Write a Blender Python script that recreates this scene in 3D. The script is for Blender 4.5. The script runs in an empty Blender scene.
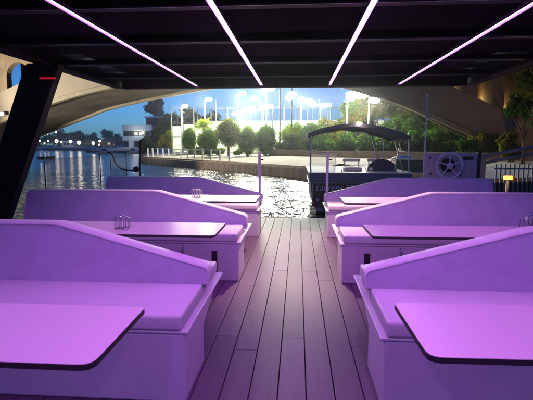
import bpy, bmesh, math, random
import numpy as np
from mathutils import Vector, Matrix
random.seed(7); rng = np.random.default_rng(7)
SC = bpy.context.scene; COL = SC.collection
R = math.radians; PI = math.pi

# ------------------------------------------------------------------ camera
cd = bpy.data.cameras.new('camera'); cam = bpy.data.objects.new('camera', cd); COL.objects.link(cam)
F = 430.0
th = math.atan(55/F); ps = math.atan(31.5/F*math.cos(th))
cam.location = (0, 0, 1.45); cam.rotation_euler = (R(90)-th, 0, ps)
cd.sensor_width = 36; cd.lens = 36*F/533.0; cd.clip_start = .05; cd.clip_end = 3000
SC.camera = cam
# ------------------------------------------------------------------ sky, dusk light, exposure
w = bpy.data.worlds.new('World'); SC.world = w; w.use_nodes = True
nt = w.node_tree; bg = nt.nodes['Background']
sky = nt.nodes.new('ShaderNodeTexSky'); sky.sky_type = 'NISHITA'; sky.sun_disc = False
SUN_EL, SUN_AZ = R(24), R(-15)
sky.sun_elevation = SUN_EL; sky.sun_rotation = SUN_AZ; sky.ozone_density = 3.0; sky.dust_density = .6
hs = nt.nodes.new('ShaderNodeHueSaturation'); hs.inputs['Saturation'].default_value = 1.25; nt.links.new(sky.outputs[0], hs.inputs['Color'])
mx = nt.nodes.new('ShaderNodeMix'); mx.data_type = 'RGBA'; mx.blend_type = 'MULTIPLY'; mx.inputs[0].default_value = 1
nt.links.new(hs.outputs[0], mx.inputs[6]); mx.inputs[7].default_value = (.15,.50,1.25,1)
nt.links.new(mx.outputs[2], bg.inputs[0]); bg.inputs[1].default_value = .05
vs = SC.view_settings; vs.view_transform = 'Standard'; vs.look = 'None'; vs.exposure = 0; vs.gamma = 1; vs.use_curve_mapping = False
SC.render.engine = 'CYCLES'
SC.cycles.max_bounces = 6; SC.cycles.sample_clamp_indirect = 4.0; SC.cycles.caustics_reflective = False

# ------------------------------------------------------------------ materials
def mat(name, col, rough=.6, metal=0, noise=0, nscale=8, bump=0, bscale=40, emit=None, estr=0, spec=None, coat=0, stretch=None, trans=0, alpha=None):
    m = bpy.data.materials.new(name); m.use_nodes = True; n = m.node_tree; b = n.nodes['Principled BSDF']
    b.inputs['Base Color'].default_value = (*col, 1); b.inputs['Roughness'].default_value = rough; b.inputs['Metallic'].default_value = metal
    if spec is not None: b.inputs['Specular IOR Level'].default_value = spec
    if coat: b.inputs['Coat Weight'].default_value = coat; b.inputs['Coat Roughness'].default_value = .15
    if trans: b.inputs['Transmission Weight'].default_value = trans
    if alpha is not None: b.inputs['Alpha'].default_value = alpha
    tc = n.nodes.new('ShaderNodeTexCoord'); mp = n.nodes.new('ShaderNodeMapping'); n.links.new(tc.outputs['Object'], mp.inputs[0])
    if stretch: mp.inputs['Scale'].default_value = stretch
    if noise:
        t = n.nodes.new('ShaderNodeTexNoise'); t.inputs['Scale'].default_value = nscale; t.inputs['Detail'].default_value = 6; t.inputs['Roughness'].default_value = .6
        n.links.new(mp.outputs[0], t.inputs['Vector'])
        r = n.nodes.new('ShaderNodeValToRGB'); r.color_ramp.elements[0].position = .3; r.color_ramp.elements[1].position = .7
        r.color_ramp.elements[0].color = (*[c*(1-noise) for c in col], 1); r.color_ramp.elements[1].color = (*[min(1, c*(1+noise*.6)) for c in col], 1)
        n.links.new(t.outputs[0], r.inputs[0]); n.links.new(r.outputs[0], b.inputs['Base Color'])
        q = n.nodes.new('ShaderNodeMapRange'); q.inputs[3].default_value = max(0, rough-.08); q.inputs[4].default_value = min(1, rough+.1)
        n.links.new(t.outputs[0], q.inputs[0]); n.links.new(q.outputs[0], b.inputs['Roughness'])
    if bump:
        t2 = n.nodes.new('ShaderNodeTexNoise'); t2.inputs['Scale'].default_value = bscale; t2.inputs['Detail'].default_value = 4
        n.links.new(mp.outputs[0], t2.inputs['Vector'])
        bp = n.nodes.new('ShaderNodeBump'); bp.inputs['Strength'].default_value = bump; bp.inputs['Distance'].default_value = .02
        n.links.new(t2.outputs[0], bp.inputs['Height']); n.links.new(bp.outputs[0], b.inputs['Normal'])
    if emit: b.inputs['Emission Color'].default_value = (*emit, 1); b.inputs['Emission Strength'].default_value = estr
    return m
M = {}
M['vinyl'] = mat('white_vinyl', (.74,.72,.74), .5, noise=.07, nscale=3, bump=.35, bscale=6)
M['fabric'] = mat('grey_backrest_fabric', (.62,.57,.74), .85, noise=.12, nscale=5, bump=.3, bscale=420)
M['piping'] = mat('vinyl_piping', (.66,.62,.68), .4)
M['gel'] = mat('white_fibreglass', (.72,.71,.74), .35, noise=.08, nscale=2.5, bump=.05, bscale=12)
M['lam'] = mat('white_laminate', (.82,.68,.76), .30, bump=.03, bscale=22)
M['edge'] = mat('dark_table_edge', (.03,.025,.03), .5)
M['black'] = mat('black_paint', (.004,.0028,.004), .55, spec=.15, noise=.3, nscale=6, bump=.05, bscale=30)
M['roofm'] = mat('black_roof_lining', (.002,.0018,.0025), .8, noise=.3, nscale=3, bump=.1, bscale=9, spec=.06)
M['beam'] = mat('black_beam', (.003,.0025,.004), .5, noise=.2, nscale=8, spec=.2)
M['alu'] = mat('aluminium', (.55,.55,.57), .3, 1, noise=.1, nscale=20)
M['chrome'] = mat('steel_tube', (.6,.6,.63), .18, 1)
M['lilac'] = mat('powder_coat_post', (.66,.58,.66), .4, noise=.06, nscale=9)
M['led'] = mat('violet_led', (.1,.1,.1), .5, emit=(.66,.21,1.0), estr=86)
M['profile'] = mat('led_profile', (.11,.10,.14), .5)
M['lampf'] = mat('lamp_far', (.8,.8,.8), .4, emit=(1,.84,.6), estr=14)
M['red'] = mat('red_reflection', (.5,.01,.01), .3, emit=(1,.02,.03), estr=.35)  # emission stands in for a red reflection on the roof post
M['tint'] = mat('tinted_glass', (.08,.10,.16), .12, trans=.9)
M['clear'] = mat('clear_screen', (.85,.9,.95), .06, trans=1.0, alpha=.28)
M['hullw'] = mat('grey_hull', (.32,.33,.36), .35, noise=.15, nscale=2)
def plank_mat():
    m = mat('composite_planks', (.118,.066,.125), .5, noise=.2, nscale=4, bump=.16, bscale=26, stretch=(9, .7, 9))
    return m
M['plank'] = plank_mat()
M['gapb'] = mat('deck_under', (.02,.015,.02), .8)
M['conc'] = mat('bridge_concrete', (.17,.10,.04), .85, noise=.35, nscale=.9, bump=.5, bscale=5)
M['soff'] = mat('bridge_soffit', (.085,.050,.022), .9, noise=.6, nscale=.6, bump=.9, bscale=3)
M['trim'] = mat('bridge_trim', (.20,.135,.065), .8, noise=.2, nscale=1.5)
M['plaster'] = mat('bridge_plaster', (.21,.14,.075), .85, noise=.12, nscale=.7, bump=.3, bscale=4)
M['timber'] = mat('quay_timber', (.22,.165,.12), .85, noise=.5, nscale=2.5, bump=.6, bscale=9, stretch=(1,1,.3))
M['stone'] = mat('quay_stone', (.20,.16,.12), .9, noise=.4, nscale=3, bump=.7, bscale=6)
M['pave'] = mat('pale_paving', (.62,.58,.52), .8, noise=.2, nscale=1.5, bump=.3, bscale=12)
M['grass'] = mat('bank_grass', (.05,.075,.025), .9, noise=.5, nscale=1.2, bump=.8, bscale=20)
M['bark'] = mat('bark', (.11,.08,.055), .9, noise=.4, nscale=6, bump=.8, bscale=14, stretch=(1,1,.25))
M['white'] = mat('white_paint', (.78,.78,.78), .45, noise=.06, nscale=4)
M['render'] = mat('white_render', (.86,.88,.9), .7, noise=.08, nscale=.6)
M['wglass'] = mat('window_dark', (.03,.05,.07), .12, spec=.8)
M['panel'] = mat('grey_panel', (.52,.48,.46), .6, noise=.15, nscale=5)
M['galv'] = mat('galvanised', (.30,.31,.31), .5, .6, noise=.2, nscale=5)
M['net'] = mat('windscreen_cloth', (.62,.68,.55), .9, noise=.25, nscale=.8, bump=.2, bscale=20)
M['navy'] = mat('navy_canvas', (.05,.055,.13), .8, noise=.3, nscale=4, bump=.4, bscale=30)
M['maroon'] = mat('maroon_hull', (.075,.022,.032), .3, noise=.3, nscale=2.5, coat=.4)
M['redhull'] = mat('red_hull', (.22,.05,.03), .4, noise=.3, nscale=5)
M['bluegrey'] = mat('blue_grey_paint', (.19,.21,.25), .45, noise=.2, nscale=4)
M['letter'] = mat('pale_lettering', (.85,.92,.98), .5)
M['wood'] = mat('varnished_wood', (.24,.15,.07), .6, noise=.4, nscale=4, bump=.3, bscale=18, stretch=(1,1,.3))
M['rubber'] = mat('black_rubber', (.015,.015,.017), .6)
M['green1'] = mat('leaf_mid', (.07,.15,.012), .6, noise=.5, nscale=.8)
M['green2'] = mat('leaf_pale', (.16,.22,.012), .6, noise=.35, nscale=.8)
M['green3'] = mat('leaf_dark', (.025,.06,.008), .7, noise=.4, nscale=1.2)
M['olive'] = mat('leaf_olive', (.17,.14,.015), .65, noise=.4, nscale=.9)
M['far'] = mat('far_leaf', (.012,.022,.016), .9, noise=.3, nscale=.3)
M['lampw'] = mat('lamp_white', (.8,.8,.8), .4, emit=(.95,1,.93), estr=210)
M['lampy'] = mat('lamp_warm', (.8,.8,.8), .4, emit=(1,.80,.48), estr=26)
M['lampo'] = mat('lamp_orange', (.8,.4,.1), .4, emit=(1,.42,.05), estr=3.2)
for k in ('green1','green2','green3','olive'):
    n_ = M[k].node_tree; b = n_.nodes['Principled BSDF']; tr = n_.nodes.new('ShaderNodeBsdfTranslucent'); ms = n_.nodes.new('ShaderNodeMixShader')
    b.inputs['Specular IOR Level'].default_value = .2
    src = b.inputs['Base Color'].links[0].from_socket; gm = n_.nodes.new('ShaderNodeMix'); gm.data_type = 'RGBA'; gm.blend_type = 'MULTIPLY'; gm.inputs[0].default_value = 1
    n_.links.new(src, gm.inputs[6]); gm.inputs[7].default_value = (1.6,1.9,.7,1); n_.links.new(gm.outputs[2], tr.inputs['Color'])
    ms.inputs[0].default_value = .45; n_.links.new(b.outputs[0], ms.inputs[1]); n_.links.new(tr.outputs[0], ms.inputs[2]); n_.links.new(ms.outputs[0], n_.nodes['Material Output'].inputs['Surface'])

# ------------------------------------------------------------------ mesh helpers
def tagp(o, label=None, cat=None, group=None, kind=None):
    if label: o['label'] = label
    if cat: o['category'] = cat
    if group: o['group'] = group
    if kind: o['kind'] = kind
    return o
def empty(name, loc=(0,0,0), label=None, cat=None, group=None, rz=0):
    o = bpy.data.objects.new(name, None); COL.objects.link(o); o.empty_display_size = .2
    o.location = loc; o.rotation_euler = (0, 0, rz); return tagp(o, label, cat, group)
def link(name, me, mats, parent=None, smooth=False):
    for m in (mats if isinstance(mats, (list, tuple)) else [mats]): me.materials.append(M[m] if isinstance(m, str) else m)
    if smooth:
        me.polygons.foreach_set('use_smooth', [True]*len(me.polygons))
    o = bpy.data.objects.new(name, me); COL.objects.link(o)
    if parent: o.parent = parent
    return o
def obj(name, bm, mats, parent=None, smooth=False, loc=None):
    me = bpy.data.meshes.new(name); bm.normal_update(); bm.to_mesh(me); bm.free()
    o = link(name, me, mats, parent, smooth)
    if loc: o.location = loc
    return o
def box(bm, x0, x1, y0, y1, z0, z1, bev=0, seg=2, mi=0):
    vs_ = bmesh.ops.create_cube(bm, size=1)['verts']
    for v in vs_:
        v.co = Vector((x0+(v.co.x+.5)*(x1-x0), y0+(v.co.y+.5)*(y1-y0), z0+(v.co.z+.5)*(z1-z0)))
    fs = list({f for v in vs_ for f in v.link_faces})
    for f in fs: f.material_index = mi
    if bev:
        es = list({e for v in vs_ for e in v.link_edges})
        bmesh.ops.bevel(bm, geom=es, offset=bev, segments=seg, affect='EDGES', profile=.5)
def BX(*a, **k):
    bm = bmesh.new(); box(bm, *a, **k); return bm
def tube(bm, pts, r, n=8, cap=True):
    pts = [Vector(p) for p in pts]; rs = r if isinstance(r, (list, tuple)) else [r]*len(pts); rings = []
    for i, p in enumerate(pts):
        t = (pts[min(i+1, len(pts)-1)]-pts[max(i-1, 0)]).normalized()
        a = t.cross(Vector((0,0,1)) if abs(t.z) < .9 else Vector((1,0,0))).normalized(); b = t.cross(a)
        rings.append([bm.verts.new(p+(a*math.cos(2*PI*k/n)+b*math.sin(2*PI*k/n))*rs[i]) for k in range(n)])
    for i in range(len(rings)-1):
        for k in range(n): bm.faces.new((rings[i][k], rings[i][(k+1)%n], rings[i+1][(k+1)%n], rings[i+1][k])).smooth = True
    if cap: bm.faces.new(rings[0][::-1]); bm.faces.new(rings[-1])
def TB(pts, r, n=8):
    bm = bmesh.new(); tube(bm, pts, r, n); return bm
def sphere(bm, c, r, sc=(1,1,1), u=16, v=10):
    vv = bmesh.ops.create_uvsphere(bm, u_segments=u, v_segments=v, radius=r)['verts']
    for q in vv: q.co = Vector((c[0]+q.co.x*sc[0], c[1]+q.co.y*sc[1], c[2]+q.co.z*sc[2]))
    for f in {f for q in vv for f in q.link_faces}: f.smooth = True
def torus(bm, c, Rr, r, ax='y', n=36, m=8, a0=0, a1=2*PI):
    pts = []
    for i in range(n+1):
        a = a0+(a1-a0)*i/n; p = (Rr*math.cos(a), 0, Rr*math.sin(a)) if ax == 'y' else (Rr*math.cos(a), Rr*math.sin(a), 0)
        pts.append((c[0]+p[0], c[1]+p[1], c[2]+p[2]))
    tube(bm, pts, r, m, cap=False)
def prism(bm, prof, a0, a1, axis='y', bev=0, seg=2, mi=0):
    # prof: list of 2D points; axis y -> (x,z) profile swept in y ; x -> (y,z) ; z -> (x,y)
    def P(p, a):
        return {'y': (p[0], a, p[1]), 'x': (a, p[0], p[1]), 'z': (p[0], p[1], a)}[axis]
    A = [bm.verts.new(P(p, a0)) for p in prof]; B = [bm.verts.new(P(p, a1)) for p in prof]; n = len(prof); fs = []
    fs.append(bm.faces.new(A)); fs.append(bm.faces.new(B[::-1]))
    for i in range(n): fs.append(bm.faces.new((A[i], B[i], B[(i+1)%n], A[(i+1)%n])))
    for f in fs: f.material_index = mi
    bmesh.ops.recalc_face_normals(bm, faces=fs)
    if bev:
        es = list({e for f in fs[:2] for e in f.edges})
        bmesh.ops.bevel(bm, geom=es, offset=bev, segments=seg, affect='EDGES', profile=.5)
    return fs
def round_poly(pts, rads, n=6):
    out = []; N = len(pts)
    for i, p in enumerate(pts):
        r = rads[i]; p = Vector(p); a = Vector(pts[i-1]); b = Vector(pts[(i+1)%N])
        if r <= 0: out.append(tuple(p)); continue
        d1 = (a-p).normalized(); d2 = (b-p).normalized()
        q1 = p+d1*r; q2 = p+d2*r
        for k in range(n+1):
            t = k/n; out.append(tuple(q1*(1-t)**2+p*2*t*(1-t)+q2*t*t))
    return out
def copy_tree(o, parent=None):
    c = o.copy(); COL.objects.link(c)
    if parent: c.parent = parent
    for ch in [x for x in bpy.data.objects if x.parent == o]: copy_tree(ch, c)
    return c
def catmull(pts, n):
    P = [np.array(p, float) for p in pts]; P = [2*P[0]-P[1]]+P+[2*P[-1]-P[-2]]; out = []
    for i in range(1, len(P)-2):
        for k in range(n):
            t = k/n; a, b, c, d = P[i-1:i+3]
            out.append(.5*((2*b)+(-a+c)*t+(2*a-5*b+4*c-d)*t*t+(-a+3*b-3*c+d)*t**3))
    out.append(P[-2]); return out

# ================================================================== THE SETTING
# water
def water():
    m = bpy.data.materials.new('canal_water'); m.use_nodes = True; n = m.node_tree; b = n.nodes['Principled BSDF']
    b.inputs['Base Color'].default_value = (.010,.022,.035,1); b.inputs['Roughness'].default_value = .07; b.inputs['IOR'].default_value = 1.33
    b.inputs['Specular IOR Level'].default_value = .9
    tc = n.nodes.new('ShaderNodeTexCoord')
    def nz(scale, st):
        mp = n.nodes.new('ShaderNodeMapping'); mp.inputs['Scale'].default_value = st; n.links.new(tc.outputs['Object'], mp.inputs[0])
        t = n.nodes.new('ShaderNodeTexNoise'); t.inputs['Scale'].default_value = scale; t.inputs['Detail'].default_value = 3; n.links.new(mp.outputs[0], t.inputs['Vector']); return t
    a = nz(1.1, (1,1.5,1)); c = nz(3.2, (1,1.2,1))
    b1 = n.nodes.new('ShaderNodeBump'); b1.inputs['Strength'].default_value = 1; b1.inputs['Distance'].default_value = .16
    b2 = n.nodes.new('ShaderNodeBump'); b2.inputs['Strength'].default_value = 1; b2.inputs['Distance'].default_value = .035
    n.links.new(a.outputs[0], b1.inputs['Height']); n.links.new(c.outputs[0], b2.inputs['Height']); n.links.new(b1.outputs[0], b2.inputs['Normal']); n.links.new(b2.outputs[0], b.inputs['Normal'])
    bm = bmesh.new()
    v = [bm.verts.new(p) for p in ((-900,-300,0),(900,-300,0),(900,1200,0),(-900,1200,0))]; bm.faces.new(v)
    tagp(obj('water', bm, m, loc=(0,0,-.5)), kind='structure')
water()
# bank: the shoreline from right to left, and inland points
SHORE = [(60,12),(14,15),(6.6,16.5),(5.0,20.5),(.73,25.7),(-4.27,31.7),(-8.34,36.3),(-16.65,46),(-24,66),(-36,98),(-56,112),(-72,150),(-120,168),(-500,172)]
INL   = [(60,22),(18,23),(13,25.5),(10,29),(5.5,33.5),(-.3,38.7),(-3.6,43),(-10.5,52),(-17,70),(-30,104),(-52,120),(-68,158),(-118,178),(-500,182)]
def bank():
    bm = bmesh.new(); n = len(SHORE)
    A = [bm.verts.new((x,y,.05)) for x,y in SHORE]; B = [bm.verts.new((x,y,.55)) for x,y in INL]
    for i in range(n-1): bm.faces.new((A[i],A[i+1],B[i+1],B[i]))
    tagp(obj('promenade', bm, 'pave'), kind='structure')
    bm = bmesh.new()
    B = [bm.verts.new((x,y,.55)) for x,y in INL]; C_ = [bm.verts.new((x*1.0+(400 if i<6 else 0), 700, .9)) for i,(x,y) in enumerate(INL)]
    for i in range(n-1): bm.faces.new((B[i],B[i+1],C_[i+1],C_[i]))
    tagp(obj('ground', bm, 'grass'), kind='structure')
bank()
# quay wall with timber piles
def quay():
    q = empty('quay_wall', (.73,25.7,-.5), 'brown timber piled quay wall along the far bank of the canal', 'quay wall')
    bm = bmesh.new(); ox, oy = .73, 25.7
    for i in range(1, len(SHORE)-1):
        a = Vector((*SHORE[i],0)); b = Vector((*SHORE[i+1],0)); d = (b-a).normalized(); nrm = Vector((d.y,-d.x,0))
        if nrm.y > 0 and False: nrm = -nrm
        p = [a, b, b-nrm*.5, a-nrm*.5]
        lo = [bm.verts.new((v.x-ox, v.y-oy, -.8)) for v in p]; hi = [bm.verts.new((v.x-ox, v.y-oy, .58)) for v in p]
        for k in range(4): bm.faces.new((lo[k],lo[(k+1)%4],hi[(k+1)%4],hi[k]))
        bm.faces.new(hi)
    bmesh.ops.recalc_face_normals(bm, faces=bm.faces[:])
    obj('wall_face', bm, 'timber', q)
    pm = None; cnt = 0
    for i in range(2, 7):
        a = Vector((*SHORE[i],0)); b = Vector((*SHORE[i+1],0)); L = (b-a).length; k = int(L/.85)
        for j in range(k):
            p = a+(b-a)*((j+.5)/k); d = (b-a).normalized(); nrm = Vector((-d.y,d.x,0)); nrm = nrm if nrm.y < 0 else -nrm
            p = p+nrm*.07; h = random.uniform(.58,.66)
            if pm is None:
                o = obj('pile', TB([(0,0,-.8),(0,0,.63)], .1, 8), 'stone', q); pm = o
            else:
                o = pm.copy(); COL.objects.link(o)
            o.location = (p.x-ox, p.y-oy, random.uniform(-.04,.03)); cnt += 1
    bm = bmesh.new()
    for i in range(2, 8):
        a = Vector((*SHORE[i],0)); b = Vector((*SHORE[i+1],0)); d = (b-a).normalized(); nrm = Vector((d.y,-d.x,0)); nrm = nrm if nrm.y < 0 else -nrm
        p = [a+nrm*.16, b+nrm*.16, b-nrm*.2, a-nrm*.2]
        lo = [bm.verts.new((v.x-ox, v.y-oy, .60)) for v in p]; hi = [bm.verts.new((v.x-ox, v.y-oy, .70)) for v in p]
        for k in range(4): bm.faces.new((lo[k],lo[(k+1)%4],hi[(k+1)%4],hi[k]))
        bm.faces.new(hi); bm.faces.new(lo[::-1])
    bmesh.ops.recalc_face_normals(bm, faces=bm.faces[:])
    obj('coping', bm, 'wood', q)
quay()

def lerp_path(path, s):
    for i in range(len(path)-1):
        a = Vector((*path[i],0)); b = Vector((*path[i+1],0)); L = (b-a).length
        if s <= L: return a+(b-a)*(s/L), (b-a).normalized()
        s -= L
    return b, (b-a).normalized()
# low stone wall at the back of the promenade
def back_wall():
    path = [(14,26),(10,28.2),(5.2,32.6),(-.9,38.2),(-2.5,40.2)]
    bm = bmesh.new()
    for i in range(len(path)-1):
        a = Vector((*path[i],0)); b = Vector((*path[i+1],0)); d = (b-a).normalized(); nr = Vector((-d.y,d.x,0))*.18
        p = [a+nr,b+nr,b-nr,a-nr]
        lo = [bm.verts.new((v.x,v.y,.3)) for v in p]; hi = [bm.verts.new((v.x,v.y,1.0)) for v in p]
        for k in range(4): bm.faces.new((lo[k],lo[(k+1)%4],hi[(k+1)%4],hi[k]))
        bm.faces.new(hi)
    bmesh.ops.recalc_face_normals(bm, faces=bm.faces[:])
    tagp(obj('stone_wall', bm, 'stone'), 'low brown stone wall below the hedge at the back of the lit promenade', 'wall')
back_wall()
# quay railing with white posts (left stretch)
def railing():
    path = [(-5.4,33.9),(-9.2,38.4),(-17.0,48)]
    L = sum((Vector(path[i+1])-Vector(path[i])).length for i in range(2))
    q = empty('quay_railing', (*path[0],.12), 'white post and rail fence on the promenade in front of the round bushes', 'railing')
    pr = None
    for k in range(13):
        p, d = lerp_path(path, L*k/12.01)
        if pr is None: o = pr = obj('post', BX(-.06,.06,-.06,.06,-.05,.95, bev=.01), 'white', q)
        else: o = pr.copy(); COL.objects.link(o)
        o.location = (p.x-path[0][0], p.y-path[0][1], 0)
    for z in (.45,.88):
        obj('rail', TB([(x-path[0][0], y-path[0][1], z) for x,y in path], .035, 6), 'galv', q)
railing()

# ------------------------------------------------------------------ the arch bridge
BV = Vector((.183,.983,0)).normalized(); BU = Vector((BV.y,-BV.x,0))
def bp(s, D, z): p = BU*s+BV*D; return (p.x, p.y, z)
def bridge():
    root = empty('arch_bridge', bp(-12,30,-.5), 'concrete arch bridge with floodlit white side and openings above the arch, spanning the canal', 'bridge')
    o0 = Vector(root.location)
    def W(s, D, z): return Vector(bp(s, D, z))-o0
    near = catmull([(-52,-5),(-45,-1.5),(-38,1.2),(-31.1,3.63),(-26,5.07),(-20.8,6.08),(-14,6.75),(-8,6.5),(-3.5,5.85),(-.56,4.98),(1.17,4.40),(4.28,2.97),(6.7,1.75),(9.5,.1),(12,-1.6)], 6)
    far = catmull([(-52,-6),(-46,-3),(-40,0),(-34.5,2.16),(-28,4.18),(-24.5,5.15),(-16.4,6.4),(-11,6.9),(-5,6.75),(-.94,5.75),(2.3,4.4),(5.3,2.78),(9,1.0),(11,0),(13,-1.6)], 6)
    def zi(c, s): return float(np.interp(s, [p[0] for p in c], [p[1] for p in c]))
    S = np.linspace(-50, 11.5, 90)
    D0, D1, T = 30., 37., 2.15
    # arch ring: near face, soffit, far face, top
    bm = bmesh.new(); rows = []
    for s in S:
        a = zi(near, s)-.0; b = zi(far, s)
        rows.append([bm.verts.new(W(s,D0,a+T)), bm.verts.new(W(s,D0,a+.02)), bm.verts.new(W(s,D0+.35,a-.02)), bm.verts.new(W(s,D1-.3,b+.02)), bm.verts.new(W(s,D1,b+.02)), bm.verts.new(W(s,D1,a+T))])
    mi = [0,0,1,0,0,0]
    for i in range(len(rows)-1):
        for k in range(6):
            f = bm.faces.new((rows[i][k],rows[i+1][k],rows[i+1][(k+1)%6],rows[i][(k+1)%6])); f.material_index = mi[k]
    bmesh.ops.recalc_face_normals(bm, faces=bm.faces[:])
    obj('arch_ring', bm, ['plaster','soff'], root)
    for nm, c, Da, Db, z0, z1 in (('arch_trim', near, D0-.12, D0+.3, -.36, -.04), ('arch_trim', far, D1-.28, D1+.1, -.2, .06)):
        bm = bmesh.new(); rows = []
        for s in S:
            a = zi(c, s); rows.append([bm.verts.new(W(s,Da,a+z1)), bm.verts.new(W(s,Da,a+z0)), bm.verts.new(W(s,Db,a+z0)), bm.verts.new(W(s,Db,a+z1))])
        for i in range(len(rows)-1):
            for k in range(4): bm.faces.new((rows[i][k],rows[i+1][k],rows[i+1][(k+1)%4],rows[i][(k+1)%4]))
        bmesh.ops.recalc_face_normals(bm, faces=bm.faces[:]); obj(nm, bm, 'trim', root)
    # spandrel: piers between openings, arched heads
    DECK = 12.0
    ops_ = [(-47.25,-45,8.2),(-43.85,-41.6,8.2),(-40.45,-38.2,8.2),(-37.05,-34.8,8.2),(-33.65,-31.4,8.2),(-30.25,-27.95,8.2),(-26.8,-24.6,8.2),(-2.3,-1.3,8.3),(-.2,.9,8.2),(1.9,2.95,8.0),(3.85,4.95,7.9),(5.75,6.65,7.6),(7.35,8.1,7.2),(9.0,9.8,7.0)]
    edges = [-50.2]+[e for o in ops_ for e in o[:2]]+[12]
    for i in range(0, len(edges), 2):
        a, b = edges[i]+(.004 if i else 0), edges[i+1]-.004
        for da, db in (((D0+.08,D0+.6),(D1-.6,D1-.08)) if a < -20 else ((D0+.08,D1-.08),)):
            bm = bmesh.new(); n = max(2, int((b-a)/1.2)+1); ss = np.linspace(a, b, n)
            rows = [[bm.verts.new(W(s,da,zi(near,s)+T-.3)), bm.verts.new(W(s,da,DECK)), bm.verts.new(W(s,db,DECK)), bm.verts.new(W(s,db,zi(near,s)+T-.3))] for s in ss]
            for j in range(n-1):
                for k in range(4): bm.faces.new((rows[j][k],rows[j+1][k],rows[j+1][(k+1)%4],rows[j][(k+1)%4]))
            bm.faces.new(rows[0]); bm.faces.new(rows[-1][::-1]); bmesh.ops.recalc_face_normals(bm, faces=bm.faces[:])
            obj('pier', bm, 'conc', root)
    for a, b, top in ops_:
        for da, db, tp in (((D0+.09,D0+.59,top),(D1-.59,D1-.09,11.2)) if a < -20 else ((D0+.09,D1-.09,top),)):
            c, r = (a+b)/2, (b-a)/2; spr = tp-r
            prof = [(a,DECK-.01),(a,spr)]+[(c-r*math.cos(t), spr+r*math.sin(t)) for t in np.linspace(0,PI,11)[1:-1]]+[(b,spr),(b,DECK-.01)]
            bm = bmesh.new()
            A = [bm.verts.new(W(s,da,z)) for s,z in prof]; B = [bm.verts.new(W(s,db,z)) for s,z in prof]; n = len(prof)
            bm.faces.new(A); bm.faces.new(B[::-1])
            for i in range(n): bm.faces.new((A[i],B[i],B[(i+1)%n],A[(i+1)%n]))
            bmesh.ops.recalc_face_normals(bm, faces=bm.faces[:]); obj('opening_head', bm, 'conc', root)
    def slab(nm, s0, s1, d0, d1, z0, z1, m):
        bm = bmesh.new(); v = [bm.verts.new(W(s,d,z)) for s,d in ((s0,d0),(s1,d0),(s1,d1),(s0,d1)) for z in (z0,z1)]
        for f in ((0,2,4,6),(1,3,5,7),(0,1,3,2),(2,3,5,4),(4,5,7,6),(6,7,1,0)): bm.faces.new([v[k] for k in f])
        bmesh.ops.recalc_face_normals(bm, faces=bm.faces[:]); return obj(nm, bm, m, root)
    slab('deck_slab', -90, 50, D0-.5, D1+.5, DECK+.004, DECK+.6, 'conc')
    slab('parapet', -90, 50, D0-.4, D0-.15, DECK+.6, DECK+1.5, 'trim'); slab('parapet', -90, 50, D1+.15, D1+.4, DECK+.6, DECK+1.5, 'trim')
    slab('abutment', -90, -50, D0+.1, D1-.1, -2, DECK, 'conc'); slab('abutment', 11.5, 50, D0+.1, D1-.1, -2, DECK, 'conc')
    return root
bridge()

# ------------------------------------------------------------------ lamps
def plight(kind, loc, col, power, parent=None, size=.3, target=None, spot=60, blend=.5):
    l = bpy.data.lights.new('lamp_light', kind); l.energy = power; l.color = col
    if kind in ('POINT','SPOT'): l.shadow_soft_size = size
    o = bpy.data.objects.new('lamp_light', l); COL.objects.link(o); o.location = loc
    if kind == 'SPOT':
        l.spot_size = R(spot); l.spot_blend = blend
        o.rotation_euler = (Vector(target)-Vector(loc)).to_track_quat('-Z','Y').to_euler()
    if parent:
        o.parent = parent; o.location = Vector(loc)-Vector(parent.location)
    return o
def flood_pole(x, y, z0, zh, heads, label, power=0, arm=.8, col=(1,.92,.62), hr=.42, side=1, aim=None):
    hr *= .78
    root = empty('floodlight_pole', (x,y,z0), label, 'floodlight', 'floodlights around the sports court')
    h = zh-z0
    obj('pole', TB([(0,0,0),(0,0,h)], [.09,.055], 8), 'galv', root)
    for k in range(heads):
        dx = side*arm*(.55+k*.95) if heads < 3 else side*((k%3)-1)*random.uniform(.8,1.25)+random.uniform(-.2,.2)
        dz = .12+((.9+random.uniform(-.25,.35))*(k//3)+random.uniform(-.3,.3) if heads >= 3 else 0)
        obj('arm', TB([(0,0,h-.25+dz*.5),(dx*.6,-.05,h+dz-.05),(dx,-.12,h+dz)], .035, 6), 'galv', root)
        bm = bmesh.new(); sphere(bm, (dx,-.2,h+dz-.02), hr, (1.15,.55,.62)); hd = obj('lamp_head', bm, 'lampw', root)
        obj('housing', BX(dx-hr*1.0,dx+hr*1.0,-.12+hr*.2,.12+hr*.3,h+dz-.1,h+dz+hr*.55, bev=.04), 'galv', hd)
    if power: plight('POINT', (x, y-1.0, zh-.3), col, power*.75, root, .4)
    return root
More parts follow.
